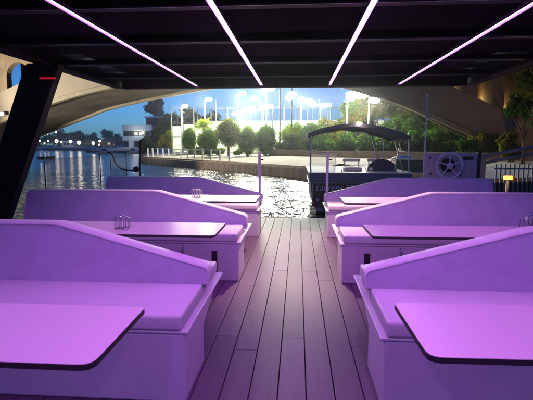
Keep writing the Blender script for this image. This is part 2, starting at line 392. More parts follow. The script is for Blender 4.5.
FL = [ # X, Y(depth), lamp height, heads, hr, power, label; banks have heads added to imitate glare
 (-12.2,45,5.35,1,.36,900,'leftmost small floodlight on a slim pole above the palm end of the court'),
 (-9.7,45,6.0,1,.42,1500,'single oval floodlight on a pole just above the palm tree'),
 (-5.9,43,6.35,1,.45,2200,'single floodlight on a pole above the tallest round bush'),
 (-6.6,52,5.1,3,.55,2500,'bank of floodlight heads added to imitate glare behind the tallest round bush'),
 (-3.1,42,6.7,1,.5,2200,'high single floodlight beside the dark court posts'),
 (-4.3,54,6.0,4,.55,2500,'bank of floodlight heads added to imitate glare behind the clipped pair of bushes'),
 (.3,52,6.7,4,.58,2500,'bank of floodlight heads added to imitate glare, rising out of the big hedge'),
 (2.7,54,6.4,3,.48,1500,'bank of floodlight heads added to imitate glare between the big hedge and the bridge'),
 (4.35,39.5,5.72,2,.66,1500,'large double floodlight on a white pole behind the navy boat canopy'),
 (6.3,39.8,5.3,1,.55,700,'single floodlight glowing among the yellow lit trees'),
]
for X_,Y_,z,h,hr,pw,lb in FL: flood_pole(X_,Y_,.55,z,h,lb,pw,hr=hr)
# street lamps far along the left shore
def street_lamp(x, y, z0, zh, r, label, mt='lampy'):
    root = empty('street_lamp', (x,y,z0), label, 'street lamp', 'street lamps along the far left shore')
    obj('pole', TB([(0,0,0),(0,0,zh-z0-r*.6)], [.12,.08], 6), 'galv', root)
    bm = bmesh.new(); sphere(bm, (0,0,zh-z0), r*.62, u=12, v=8); obj('lamp_globe', bm, 'lampf', root)
farl = [(32,140.5,.55,'first'),(37,143,.45,'second'),(41,141,.5,'third'),(50,141,1.15,'fourth and bright'),(55,142,.5,'fifth'),(65,141.5,.95,'sixth'),(74,142.5,1.2,'seventh and largest'),(89,143,1.0,'eighth'),(96,141,.7,'ninth'),(95,145.2,.5,'tenth and lowest')]
for px,py,r,nm in farl:
    D = 182; X_ = (px-298)/F*D*1.0; z = 1.45+(145-py)*D/F
    street_lamp(X_, D, .55, max(z,1.6), r, '%s glowing street lamp right of the black roof post, far left shore' % nm)
for px,py,r,lb in ((50,132,.5,'small high lamp above the far left shore near the bridge foot'),(41,134,.35,'faint high lamp touching the bridge foot on far left')):
    D = 190; street_lamp((px-298)/F*D, D, .55, 1.45+(145-py)*D/F, r, lb)

# ------------------------------------------------------------------ vegetation
def leaf_mesh(name, blobs, n, size, flat=0, shell=.35, asp=.55):
    """blobs: (x,y,z,rx,ry,rz) ; n leaves in total spread through the blobs' volumes"""
    B = np.array(blobs, float); wgt = (B[:,3]*B[:,4]*B[:,5])**(2/3); wgt /= wgt.sum()
    k = rng.choice(len(B), n, p=wgt); d = rng.normal(size=(n,3)); d /= np.linalg.norm(d,axis=1)[:,None]
    rad = 1-np.abs(rng.normal(size=n))*shell; rad = np.clip(rad,.05,1.0)
    lump = 1+.13*np.sin(d[:,0]*5+k)+.12*np.sin(d[:,2]*7+k*2)+.08*rng.normal(size=n)
    c = B[k,:3]+d*B[k,3:]*(rad*lump)[:,None]
    nrm = d*.9+rng.normal(size=(n,3))*.75; nrm /= np.linalg.norm(nrm,axis=1)[:,None]
    t = np.cross(nrm, rng.normal(size=(n,3))); t /= np.linalg.norm(t,axis=1)[:,None]; b = np.cross(nrm,t)
    s = size*rng.uniform(.55,1.3,n)[:,None]
    V = np.stack([c-t*s, c-b*s*asp, c+t*s, c+b*s*asp],1).reshape(-1,3)
    me = bpy.data.meshes.new(name); me.vertices.add(4*n); me.vertices.foreach_set('co', V.ravel())
    me.loops.add(4*n); me.loops.foreach_set('vertex_index', np.arange(4*n,dtype=np.int32))
    me.polygons.add(n); me.polygons.foreach_set('loop_start', np.arange(0,4*n,4,dtype=np.int32)); me.polygons.foreach_set('loop_total', np.full(n,4,dtype=np.int32))
    # light and dark clumps by blob
    mi = ((k*7+3)%5 < 2).astype(np.int32); flip = rng.random(n) < .18; mi = np.where(flip, 1-mi, mi)
    me.polygons.foreach_set('material_index', mi.astype(np.int32)); me.update(calc_edges=True); return me
def limb_bm(h, r, limbs, spread, top):
    bm = bmesh.new(); tube(bm, [(0,0,-.1),(.04*h,.02*h,h*.5),(0,0,h)], [r*1.25,r*.9,r*.7], 8)
    for k in range(limbs):
        a = 2*PI*k/limbs+random.uniform(-.3,.3); s = random.uniform(.6,1)*spread; z1 = h+(top-h)*random.uniform(.35,.8)
        tube(bm, [(0,0,h*.8),(math.cos(a)*s*.45,math.sin(a)*s*.45,h+(z1-h)*.45),(math.cos(a)*s,math.sin(a)*s,z1)], [r*.6,r*.38,r*.12], 6)
    return bm
def tree(name, loc, h_trunk, r_trunk, centre_z, rad, nblob, nleaf, size, mats, label, cat='tree', group=None, blob=.42, rz_=None):
    rz_ = rz_ or rad; root = empty(name, loc, label, cat, group)
    if h_trunk > 0: obj('trunk', limb_bm(h_trunk, r_trunk, 6, rad*.7, centre_z+rz_*.5), 'bark', root)
    bl = []
    for k in range(nblob):
        d = rng.normal(size=3); d /= np.linalg.norm(d); q = rng.uniform(.25,.85)
        br = rad*blob*rng.uniform(.7,1.2)
        bl.append((d[0]*rad*q*.9, d[1]*rad*q*.9, centre_z+d[2]*rz_*q*.9, br, br, br*.85))
    link('crown', leaf_mesh('crown', bl, nleaf, size), mats, root)
    return root
def topiary(loc, h_trunk, rx, rz_, label, mats, cat='bush', n=16000, size=.06):
    root = empty('topiary_bush', loc, label, cat, 'clipped round bushes along the promenade')
    if h_trunk > 0: obj('trunk', TB([(0,0,-.1),(.02,0,h_trunk+.4)], [.11,.08], 8), 'bark', root)
    cz = h_trunk+rz_
    bl = [(0,0,cz,rx,rx,rz_)]*3+[(rng.uniform(-.45,.45)*rx, rng.uniform(-.45,.45)*rx, cz+rng.uniform(-.4,.45)*rz_, rx*.62, rx*.62, rz_*.6) for _ in range(4)]
    link('crown', leaf_mesh('crown', bl, n, size, shell=.12), mats, root)
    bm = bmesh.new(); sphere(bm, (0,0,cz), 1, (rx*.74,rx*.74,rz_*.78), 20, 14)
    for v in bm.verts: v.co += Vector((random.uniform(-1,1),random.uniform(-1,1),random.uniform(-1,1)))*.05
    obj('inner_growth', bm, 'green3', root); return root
def atpx(px, D): return (px-298)/F*D*1.0
# clipped bushes (px centre, depth, base, trunk, rx, rz)
for px,D,z0,ht,rx,rz_,mats,lb in [
 (189,44,.5,.25,.66,1.15,['green1','green3'],'narrow egg shaped clipped bush, leftmost of the row'),
 (208,42,.5,.1,.93,1.12,['green1','green3'],'round clipped bush below the palm tree'),
 (228.5,40.5,.5,.85,1.15,1.22,['green3','olive'],'tallest clipped bush, round grey green head on a short trunk'),
 (248,40.5,.5,.15,.82,1.22,['green1','green2'],'bright green clipped bush, left one of the touching pair'),
 (265.5,40.5,.5,.1,1.0,1.26,['green1','green3'],'darker clipped bush, right one of the touching pair')]:
    topiary((atpx(px,D),D,z0),ht,rx,rz_,lb,mats)
for px,D,rx,rz_,lb in [(198,43.5,.45,.4,'low shaggy plant between the two leftmost clipped bushes'),(219,42,.5,.38,'low pale shrub at the foot of the tallest clipped bush'),(238,41.5,.42,.3,'small low shrub between the tallest bush and the touching pair'),(282,41,.75,.9,'bright yellow green loose bush right of the touching pair'),(212,43.5,.55,.5,'low shrub behind the quay railing near the round clipped bush')]:
    root = empty('shrub',(atpx(px,D),D,.5),lb,'shrub','low shrubs along the promenade')
    bl = [(rng.uniform(-.6,.6)*rx,rng.uniform(-.5,.5)*rx,rz_*rng.uniform(.5,1.3),rx*.6,rx*.6,rz_*.6) for _ in range(7)]
    link('foliage', leaf_mesh('foliage', bl, 3500, .09, shell=.4), ['green2','green1'], root)
# left yellowish bush and dark ones at the end of the quay
tree('broadleaf_bush',(atpx(167,50),50,.4),.5,.12,1.75,1.35,12,9000,.10,['olive','green2'],'yellow green bush lit by lamps at the left end of the quay',cat='bush')
tree('broadleaf_bush',(atpx(178,52),53,.4),.5,.12,1.9,1.25,12,8000,.10,['green2','green1'],'loose green bush behind the egg shaped clipped bush',cat='bush')
tree('dark_bush',(atpx(150,62),62,.3),.4,.15,1.5,1.9,12,9000,.14,['green3','far'],'dark rounded bush in shade left of the yellow green bush',cat='bush')
tree('dark_bush',(atpx(139,75),78,.3),.4,.15,1.2,1.7,10,6000,.14,['green3','far'],'dark low bush in front of the white modern building',cat='bush')
tree('dark_bush',(atpx(158,62),66,.3),.4,.15,2.6,2.2,12,8000,.14,['green3','far'],'tall dark bush against the court end behind the yellow green bush',cat='bush')
# palm
def palm(x, y, z0, h):
    root = empty('palm_tree',(x,y,z0),'small palm tree with drooping bright fronds below the floodlights','palm tree')
    obj('trunk', TB([(0,0,-.1),(.03,0,h*.5),(0,0,h)],[.15,.11,.12],8),'bark',root)
    bm = bmesh.new()
    for k in range(46):
        a = 2.4*k; el = R(random.uniform(-25,75)); L = random.uniform(1.15,1.6); pts = []
        for j in range(7):
            t = j/6; rr = L*t*math.cos(el*(1-.2*t)); zz = L*t*math.sin(el)-1.0*t*t*.75
            pts.append(Vector((math.cos(a)*rr, math.sin(a)*rr, h+zz)))
        side = Vector((-math.sin(a),math.cos(a),0))
        for j in range(1,7):
            for q in (0,.33,.66):
                p = pts[j-1].lerp(pts[j], q)
                for sg in (-1,1):
                    d = (side*sg*.8+(pts[j]-pts[j-1]).normalized()*.6+Vector((0,0,-.45))).normalized(); ll = .42*math.sin(PI*(j+q)/8+.35)
                    wv = (pts[j]-pts[j-1]).normalized()*.03
                    bm.faces.new([bm.verts.new(p-wv),bm.verts.new(p+wv),bm.verts.new(p+d*ll)])
    obj('fronds', bm, 'green2', root)
palm(atpx(203,43.5),43.8,.5,3.0)
# big hedge right of the bushes
for px,D,cz,rad,lb,mm in [(297,41.2,1.6,1.55,'left rounded lobe of the big green hedge',['green1','green2']),(313,42,1.8,1.75,'middle rounded lobe of the big green hedge',['green1','green3']),(331,42.5,1.9,1.8,'right lobe of the big green hedge above the boat canopy',['olive','green1'])]:
    tree('hedge_bush',(atpx(px,D),D,.5),.4,.12,cz,rad,14,13000,.10,mm,lb,cat='hedge',group='big hedge bushes behind the promenade',blob=.5)
# trees to the right, seen below the arch
for i,(px,D,ht,cz,rad,mm,lb) in enumerate([
 (352,44,1.6,3.2,2.2,['green1','olive'],'leafy tree directly behind the top of the navy boat canopy'),
 (368,46,1.9,4.6,2.6,['olive','green2'],'tall yellow lit tree behind the right end of the navy canopy'),
 (392,47,2.0,5.4,2.9,['olive','green2'],'tallest yellow lit tree reaching up to the bridge arch'),
 (404,43,1.5,2.6,2.1,['green1','green3'],'dark green low tree right of the canopy struts'),
 (418,46,2.2,4.3,2.9,['olive','green3'],'dark leafy tree behind the tall white flagpole'),
 (436,42,1.6,2.6,2.3,['green1','green3'],'dark tree above the steering wheel panel'),
 (452,45,1.8,3.6,2.6,['green1','green3'],'dim tree under the falling right side of the arch'),
 (472,41,1.2,1.9,2.0,['green3','olive'],'low dim tree where the arch nears the ground'),
 (383,41,1.1,1.9,1.5,['green3','green1'],'small shaded tree behind the canopy struts')]):
    tree('leafy_tree',(atpx(px,D),D,.5),ht,.16,cz,rad,16,12000,.13,mm,lb,group='trees beyond the bridge arch')
for px,D,rad,lb in [(322,39.5,1.1,'leftmost dark hedge clump behind the stone wall by the canopy'),(345,38.5,1.2,'dark hedge clump behind the seats of the canopy boat'),(366,37.5,1.1,'dark hedge clump behind the covered console'),(386,37,1.2,'dark hedge clump between the canopy struts'),(410,37,1.3,'dark hedge clump behind the storage box'),(434,37.5,1.4,'dark hedge clump behind the tall pole'),(458,38,1.3,'dark hedge clump above the steering wheel')]:
    tree('hedge_bush',(atpx(px,D),D,.5),.2,.1,1.0,rad,10,6000,.11,['green3','green1'],lb,cat='hedge',group='low dark hedge clumps behind the stone wall',blob=.55,rz_=rad*.8)
# foliage in front of the bridge at far right
for px,D,ht,cz,rad,mm,lb in [(524,22,2.4,4.2,1.5,['olive','green3'],'thin leafed tree in front of the bridge at the right edge'),(545,21,1.6,3.0,1.7,['green3','green1'],'dark leafed tree cut by the right edge of the view'),(500,25,.8,1.3,.9,['olive','green3'],'low bush at the foot of the bridge arch'),(512,23.5,2.0,3.3,1.1,['green3','green1'],'slender dark tree just left of the thin leafed tree'),(478,28,.5,1.25,1.1,['green3','olive'],'dark rounded shrub under the low end of the arch'),(458,28.5,.4,1.0,.9,['green3','green1'],'small dark shrub above the right end of the wheel panel'),(530,26,3.0,6.2,1.5,['green3','olive'],'tall dark tree covering the highest bridge opening at right')]:
    tree('thin_leaf_tree',(atpx(px,D),D,.1),ht,.1,cz,rad,14,3800,.11,mm,lb,blob=.36)
# far tree line on the left and the tall dark tree
fl = [(38,131,3.2),(47,129,4.6),(57,128,4.4),(66,127,5),(75,129,4.6),(84,131,4.2),(93,131,4.4),(103,128,3.4),(112,133,3.8),(28,134,4),(119,135,3),(10,136,4)]
nmz = ['ninth','eighth','seventh','sixth','fifth','fourth','third','second','first','tenth','nearest','eleventh']
proto = None
for i,(px,py,rad) in enumerate(fl):
    D = 205+ (i%3)*8; zt = 1.45+(145-py)*D/F; x = atpx(px,D)
    lb = 'dark tree of the far left tree line, its top %d pixels wide steps right of the black post' % px
    lb = ['rounded dark far tree touching the bridge foot','broad dark far tree above the large fourth lamp','dark far tree with the highest hump left of centre','dark far tree above the two middle lamps','dark far tree above the largest lamp','lower dark far tree between the two rightmost large lamps','flat topped dark far tree above the eighth lamp','pointed dark far tree left of the white building','low dark far tree next to the white building','dark far tree half hidden behind the bridge foot','lowest dark far tree behind the white building corner','dark far tree hidden mostly by the black roof post'][i]
    tree('far_tree',(x,D,.6),2.2,.3,zt-rad-.6,rad*1.15,9,1500,.42,['far','green3'],lb,group='dark trees along the far left shore',rz_=rad)
tree('tall_tree',(atpx(154,128),130,.6),5,.4,11.2,4.0,13,12000,.30,['far','green3'],'tall dark round headed tree rising behind the white modern building',rz_=4.6)
tree('dark_bush',(atpx(163,120),122,.6),2,.3,5.6,4.2,12,7000,.28,['far','green3'],'dark broad tree at the foot of the tall tree',cat='tree')
for px,py,D,rad,lb in [(183,108,95,3.0,'dark far tree behind the leftmost floodlight'),(196,106,100,3.4,'dark far tree between the two leftmost floodlights'),(217,107,100,3.6,'dark far tree right of the palm behind the court'),(172,112,100,3.2,'dark far tree left of the court end')]:
    zt = 1.45+(145-py)*D/F
    tree('far_tree',(atpx(px,D),D,.6),3,.3,zt-rad-.6,rad,9,4000,.26,['far','green3'],lb,group='dark trees beyond the court')

# ------------------------------------------------------------------ white modern building and others
def building():
    D = 118; x0, x1 = atpx(119.5,D), atpx(149,D)
    r = empty('modern_building',(x0,D,.5),'white modern building with two pale bands and dark window strips at the water edge','building')
    W_ = x1-x0
    obj('wall', BX(0.1,W_-.1,.6,9,0,5.9), 'bluegrey', r)
    obj('white_band', BX(0,W_+.5,0,9.4,4.9,6.5,bev=.03), 'render', r)
    obj('white_band', BX(0,W_-1.6,0,9.4,2.2,3.3,bev=.03), 'render', r)
    obj('stair_block', BX(1.9,3.1,-.3,.5,0,2.19), 'render', r)
    for k in range(5): obj('window', BX(.35+k*1.5,1.7+k*1.5,.55,.64,3.45,4.8), 'wglass', r)
    for k in (0,2,3,4): obj('window', BX(.4+k*1.5,1.6+k*1.5,.55,.64,.5,1.9), 'wglass', r)
    obj('terrace', BX(-.6,W_+1,-2.5,.5,-.6,.3), 'render', r)
    ub = obj('upper_storey', BX(5.2,W_+3.5,5,12,6.51,8.6), 'wglass', r)
    obj('roof_slab', BX(4.9,W_+4,4.6,12.4,8.61,9.1), 'render', r)
    obj('upper_wall', BX(W_+1.2,W_+3.8,4.5,4.95,7.5,8.6), 'render', r)
    bm = bmesh.new(); sphere(bm,(3.9,.3,4.1),.34); sphere(bm,(5.2,.3,4.1),.34); sphere(bm,(5.9,.3,4.15),.2); obj('wall_lamp', bm, 'lampy', r); plight('POINT',(x0+4.6,D-3.2,5.4),(.8,.93,1),200,r,.3)
building()
def far_house(px0, px1, pt, D, label, mt='render'):
    x0, x1 = atpx(px0,D), atpx(px1,D); r = empty('shore_house',(x0,D,.5),label,'house','low houses on the far left shore'); h = 1.45+(145-pt)*D/F-.5
    obj('wall', BX(0,x1-x0,0,7,0,h*.7), mt, r)
    bm = bmesh.new(); prism(bm, [(-.3,h*.7),(7.3,h*.7),(3.5,h)], -.3, x1-x0+.3, 'x'); obj('roof', bm, 'stone', r)
    for k in range(3):
        a = (x1-x0)*(k+.3)/3.2; obj('window', BX(a,a+1.3,-.05,.02,h*.2,h*.5), 'wglass', r)
far_house(56,68,138,195,'low pale house between the fifth and seventh shore lamps')
far_house(76,88,139,195,'low house right of the largest shore lamp','stone')
far_house(98,112,138,190,'low house left of the white modern building','stone')
# hangar like pale boathouse / moored boats on the far water
def small_boat(x, y, L, B, h, hull, label, cabin=True, rz=0, cm='white'):
    r = empty('small_boat',(x,y,-.5),label,'boat','small boats moored along the far shore',rz=rz)
    bm = bmesh.new(); rows = []
    for t in np.linspace(0,1,9):
        bw = B/2*(1-max(0,(t-.45)/.55)**2.2)*(.86+.14*min(1,t*4)); bw = max(bw,.02); zz = h*(1+.25*t*t); X_ = -L/2+L*t
        rows.append([bm.verts.new((X_,bw,zz)),bm.verts.new((X_,bw*.7,-.1)),bm.verts.new((X_,-bw*.7,-.1)),bm.verts.new((X_,-bw,zz))])
    for i in range(8):
        for k in range(4): bm.faces.new((rows[i][k],rows[i+1][k],rows[i+1][(k+1)%4],rows[i][(k+1)%4]))
    bm.faces.new(rows[0]); bm.faces.new(rows[-1][::-1]); bmesh.ops.recalc_face_normals(bm, faces=bm.faces[:])
    obj('hull', bm, hull, r)
    if cabin:
        bm = bmesh.new(); prism(bm,[(-L*.25,h),(L*.2,h),(L*.1,h+.7),(-L*.2,h+.75)],-B*.32,B*.32,'y'); obj('cabin', bm, cm, r)
        obj('cabin_window', BX(-L*.17,L*.07,-B*.325,B*.325,h+.3,h+.55), 'wglass', r)
small_boat(-35.3,58.5,2.4,1.0,.32,'maroon','small low dark red boat alone on the open water at left',cabin=False)
small_boat(-42.5,93,3.6,1.5,.45,'white','white cabin boat moored left of the modern building')
small_boat(-37.5,97,3.2,1.4,.4,'white','small white boat moored below the modern building')
small_boat(-62,150,9,3,1.1,'render','long pale boat moored under the far lamps')
small_boat(-78,158,8,2.6,.9,'bluegrey','dark hulled cabin boat moored further left under the lamps')
small_boat(-50,140,7,2.4,.9,'white','white boat moored between the long pale boat and the building')
small_boat(-94,160,8,2.6,.9,'render','leftmost pale boat moored along the far shore')
def jetty():
    r = empty('jetty',(-60,146,-.5),'long low pale jetty under the far left lamps','jetty')
    obj('walkway', BX(-42,22,-1,1,.7,.95), 'render', r)
    p = obj('pile', TB([(-42,0,-.6),(-42,0,.69)],.15,6),'stone',r)
    for k in range(1,13):
        c = p.copy(); COL.objects.link(c); c.location = (k*5.2,0,0)
jetty()

# ------------------------------------------------------------------ sports court fence and screens
def court():
    r = empty('court_fence',(-14,47.5,.55),'tall sports court fence with pale windscreen cloth behind the bushes','fence')
    L = 22.5
    pr = None
    for k in range(19):
        if pr is None: o = pr = obj('post', TB([(0,0,-.05),(0,0,5.0)],.05,6),'galv',r)
        else: o = pr.copy(); COL.objects.link(o); o.scale.z = 1+.16*(k%3==1)
        o.location = (k*L/18,0,0)
    for z in (.06,1.8,3.3,4.9): obj('rail', TB([(0,0,z),(L,0,z)],.028,5),'galv',r)
    bm = bmesh.new(); 
    for k in range(18):
        if k in (4,9,13): continue
        x0 = k*L/18+.07; x1 = (k+1)*L/18-.07; n = 5; zt = 2.95+.25*math.sin(k*2.1)
        a = [bm.verts.new((x0+(x1-x0)*i/n,.07+.03*math.sin(i*2+k),.12)) for i in range(n+1)]; b = [bm.verts.new((x0+(x1-x0)*i/n,.07+.03*math.sin(i*1.7+k),zt)) for i in range(n+1)]
        for i in range(n): bm.faces.new((a[i],a[i+1],b[i+1],b[i]))
    obj('windscreen', bm, 'net', r)
    # second fence line behind
    r2 = empty('court_fence',(-14,60,.55),'rear court fence with pale cloth on the far side of the court','fence')
    pr = None
    for k in range(16):
        if pr is None: o = pr = obj('post', TB([(0,0,-.05),(0,0,6)],.06,6),'galv',r2)
        else: o = pr.copy(); COL.objects.link(o)
        o.location = (k*2.0,0,0)
    bm = bmesh.new(); box(bm,0,30,.08,.12,.1,4.2); obj('windscreen', bm, 'net', r2)
    for z in (3,5.9): obj('rail', TB([(0,0,z),(30,0,z)],.03,5),'galv',r2)
    for px,D,h,lb in ((280,40,6.3,'tall dark mast left of the hedge, taller than the court fence'),(291.5,40,6.2,'tall dark mast beside the hedge, right of its twin'),(273,41,4.6,'short dark mast behind the touching pair of bushes')):
        tagp(obj('mast', TB([(0,0,0),(0,0,h)],[.07,.05],8),'rubber',loc=(atpx(px,D),D,.55)),lb,'mast')
court()
# court surface
bm = bmesh.new(); v = [bm.verts.new(p) for p in ((-14,47.8,.66),(12,47.8,.66),(16,60,.68),(-14,60,.68))]; bm.faces.new(v)
tagp(obj('court_floor', bm, 'pave'), kind='structure')

# ------------------------------------------------------------------ moored boat with navy canopy
def text_mesh(txt, size, shear=0, extrude=.004):
    c = bpy.data.curves.new('lettering','FONT'); c.body = txt; c.size = size; c.shear = shear; c.extrude = extrude; c.resolution_u = 3
    o = bpy.data.objects.new('lettering', c); COL.objects.link(o); dg = bpy.context.evaluated_depsgraph_get()
    me = bpy.data.meshes.new_from_object(o.evaluated_get(dg)); bpy.data.objects.remove(o); return me
def canopy_boat():
    r = empty('canopy_boat',(1.65,12.7,-.5),'moored motor boat with navy canopy and pale script name on its dark red hull','boat')
    # local: x -1.3..1.5 width, y 0 (facing us) .. 5.5
    x0, x1 = -1.28, 1.62
    prof = [(x0,.86),(x0+.06,.34),(x0+.28,-.3),(x1-.28,-.3),(x1-.06,.34),(x1,.86)]
    bm = bmesh.new(); rows = []
    for t,sc,up in ((0,1,0),(.25,1.03,0),(.5,1.0,.03),(.75,.82,.1),(.92,.5,.2),(1,.06,.3)):
        cx = (x0+x1)/2; rows.append([bm.verts.new((cx+(p[0]-cx)*sc, t*5.6, p[1]+(up if p[1]>.3 else up*.6))) for p in prof])
    for i in range(5):
        for k in range(5): bm.faces.new((rows[i][k],rows[i+1][k],rows[i+1][k+1],rows[i][k+1]))
    bm.faces.new(rows[0]); bm.faces.new(rows[-1][::-1]); bmesh.ops.recalc_face_normals(bm, faces=bm.faces[:])
    obj('hull', bm, 'maroon', r)
    obj('upper_hull', BX(x0-.03,x1+.03,-.03,3.9,.865,1.11,bev=.03), 'bluegrey', r)
    obj('rub_rail', BX(x0-.06,x1+.06,-.06,3.92,1.115,1.15,bev=.01), 'white', r)
    obj('rub_rail', BX(x0-.05,x1+.05,-.05,3.0,.835,.862,bev=.008), 'alu', r)
    me = text_mesh('Laurens', .25, .35); me.transform(Matrix.Rotation(R(90),4,'X')); o = link('lettering', me, 'letter', r); o.location = (x0+.14,-.012,.62)
    me = text_mesh('TTH', .17, .15); me.transform(Matrix.Rotation(R(90),4,'X')); o = link('lettering', me, 'letter', r); o.location = (x0+1.03,-.012,.67)
    # emblem star
    bm = bmesh.new(); pr = [(.06*(1 if k%2==0 else .45)*math.sin(k*PI/5), .06*(1 if k%2==0 else .45)*math.cos(k*PI/5)) for k in range(10)]
    prism(bm, [(p[0]+x0+.22,p[1]+.34) for p in pr], -.016, -.004, 'y'); obj('star_emblem', bm, 'letter', r)
    bm = bmesh.new(); prism(bm,[(x0+.05,.14),(x0+.20,.14),(x0+.2,.32),(x0+.09,.34)],-.02,-.004,'y'); obj('red_patch', bm, 'redhull', r)
    obj('white_stripe', BX(x0+.05,x0+.075,-.02,-.004,.36,.8), 'white', r)
    obj('swim_step', BX(x0+.15,x0+.85,-.5,-.01,.05,.13,bev=.02), 'bluegrey', r)
    # frame
    for (x,y) in ((x0,.1),(x0+.05,2.2),(x1-.35,2.3),(x1-.05,.1)):
        obj('canopy_post', TB([(x,y,1.1),(x*.99,y+.05,2.3)],.022,6),'white',r)
    obj('canopy_strut', TB([(x1-.7,1.0,1.1),(x1-.95,1.2,2.25)],.03,6),'white',r); obj('canopy_strut', TB([(x1-.42,.4,1.1),(x1-.15,.7,2.1)],.02,6),'alu',r); obj('canopy_strut', TB([(x1-.12,.4,1.1),(x1-.38,.5,2.05)],.02,6),'alu',r)
    # canopy: arched canvas with valance
    bm = bmesh.new(); N = 18; rows = []
    for j,y in enumerate((-.05,.5,1.1,1.8,2.5,2.9)):
        row = []
        for i in range(N+1):
            t = i/N; x = x0-.08+(x1-x0+.02)*t; z = 2.22+.40*math.sin(PI*(t*.92+.04))**.8-.10*t-.03*abs(math.sin(j*PI/2+.3)) ; row.append((x,y,z))
        rows.append([bm.verts.new(p) for p in row])
    for j in range(len(rows)-1):
        for i in range(N): bm.faces.new((rows[j][i],rows[j][i+1],rows[j+1][i+1],rows[j+1][i])).smooth = True
    def val(row, dz):
        b = [bm.verts.new(v.co+Vector((0,0,-dz-.02*math.sin(k*1.4)))) for k,v in enumerate(row)]
        for i in range(len(row)-1): bm.faces.new((row[i],row[i+1],b[i+1],b[i]))
    val(rows[0],.10); val(rows[-1],.10); val([q[0] for q in rows],.12); val([q[-1] for q in rows],.14)
    c = obj('canopy', bm, 'navy', r); md = c.modifiers.new('thick','SOLIDIFY'); md.thickness = .012
    bm = bmesh.new(); sphere(bm,(.08,-.1,2.56),.06,(1.5,.8,.7)); obj('canopy_lamp', bm, 'lampy', r)
    plight('POINT',(1.73,12.45,2.05),(1,.62,.35),9,r,.05)
    # seats, windscreen
    obj('windscreen', BX(x0+.02,x0+.72,.05,.07,1.16,1.72), 'clear', r)
    obj('windscreen_frame', TB([(x0+.02,.06,1.15),(x0+.02,.06,1.74),(x0+.72,.06,1.74),(x0+.72,.06,1.15)],.014,6),'white',r)
    for x in (-.22,.55):
        s = obj('seat', BX(x,x+.55,.7,1.2,1.15,1.27,bev=.03),'white',r)
        bm = bmesh.new(); box(bm,x,x+.55,1.18,1.25,1.42,1.52,bev=.02); tube(bm,[(x+.05,1.2,1.2),(x+.05,1.22,1.5)],.02,6); tube(bm,[(x+.5,1.2,1.2),(x+.5,1.22,1.5)],.02,6); obj('seat_back', bm, 'white', s)
    obj('guard_rail', TB([(-.35,.3,1.15),(-.3,.3,1.33),(.35,.3,1.33),(.4,.3,1.15)],.018,6),'white',r)
    bm = bmesh.new(); sphere(bm,(.95,.9,1.18),.36,(1.25,.8,.95)); 
    for v in bm.verts: v.co.z = max(v.co.z,1.12)
    obj('covered_console', bm, 'navy', r)
canopy_boat()

# ------------------------------------------------------------------ right bank bits
def right_bits():
    r = empty('gangway',(4.9,11.9,-.5),'blue grey gangway with two sloping handrails rising to the right bank','gangway')
    obj('post', BX(-.06,.09,-.05,.05,.0,1.66,bev=.01),'bluegrey',r)
    obj('handrail', TB([(-.1,0,1.63),(1.4,.1,1.90),(3.2,.2,2.22)],.045,8),'bluegrey',r)
    obj('handrail', TB([(.0,0,1.46),(1.4,.1,1.73),(3.2,.2,2.05)],.04,8),'bluegrey',r)
    obj('post', BX(3.1,3.2,.1,.25,.0,2.2,bev=.01),'bluegrey',r)
    obj('walkway', BX(-.1,3.2,-.6,.6,.52,.60),'galv',r)
    obj('pontoon', BX(-1.2,3.8,-.9,.9,-.35,.46,bev=.05),'bluegrey',r)
    f = empty('picket_fence',(6.3,14.2,-.4),'dark grey fence of thin upright bars at the right edge','fence')
    p = None
    for k in range(22):
        if p is None: o = p = obj('bar', BX(-.02,.02,-.015,.015,0,1.25),'galv',f)
        else: o = p.copy(); COL.objects.link(o)
        o.location = (k*.14,0,0)
    obj('rail', BX(-.05,3.05,.02,.05,1.08,1.13),'galv',f); obj('rail', BX(-.05,3.05,.02,.05,.15,.2),'galv',f)
    obj('plinth', BX(-.1,3.2,-.1,.2,-.6,.0),'stone',f)
    l = empty('orange_lamp',(5.26,11.2,-.5),'glowing orange lamp on a short post between gangway and fence','lamp')
    obj('lamp_post', TB([(0,0,0),(0,0,1.06)],.03,6),'bluegrey',l)
    obj('lamp_glass', BX(-.10,.12,-.05,.05,1.08,1.19,bev=.03),'lampo',l); obj('lamp_cap', BX(.1,.15,-.05,.05,1.07,1.2,bev=.01),'redhull',l)
    plight('POINT',(5.26,11.0,.63),(1,.5,.12),3,l,.05)
    small_boat(7.4,15.0,3.6,1.4,.75,'redhull','red open boat lying behind the dark grey bar fence',cabin=False)
    b = empty('storage_box',(5.55,22,.05),'brown wooden storage box on the bank behind the flagpole','box')
    obj('body', BX(-.75,.75,-.5,.5,0,.62,bev=.02),'wood',b); obj('lid', BX(-.8,.8,-.55,.55,.63,.70,bev=.02),'stone',b)
    d = empty('upturned_dinghy',(5.75,24.2,.15),'small pale upturned dinghy behind the wooden box','dinghy')
    bm = bmesh.new(); sphere(bm,(0,0,.35),.5,(1.5,.7,.8)); [setattr(v.co,'z',max(v.co.z,.3)) for v in bm.verts]; obj('hull', bm, 'white', d)
    obj('trestle', BX(-.5,.5,-.25,.25,-.02,.3),'wood',d)
    g = empty('low_fence',(6.9,21.5,.05),'short fence of dark bars between the wooden box and the white wheel','fence')
    p = None
    for k in range(12):
        if p is None: o = p = obj('bar', BX(-.02,.02,-.015,.015,0,.72),'galv',g)
        else: o = p.copy(); COL.objects.link(o)
        o.location = (k*.13-.2,0,0)
    obj('rail', BX(-.25,1.35,.02,.05,.6,.65),'galv',g)
right_bits()

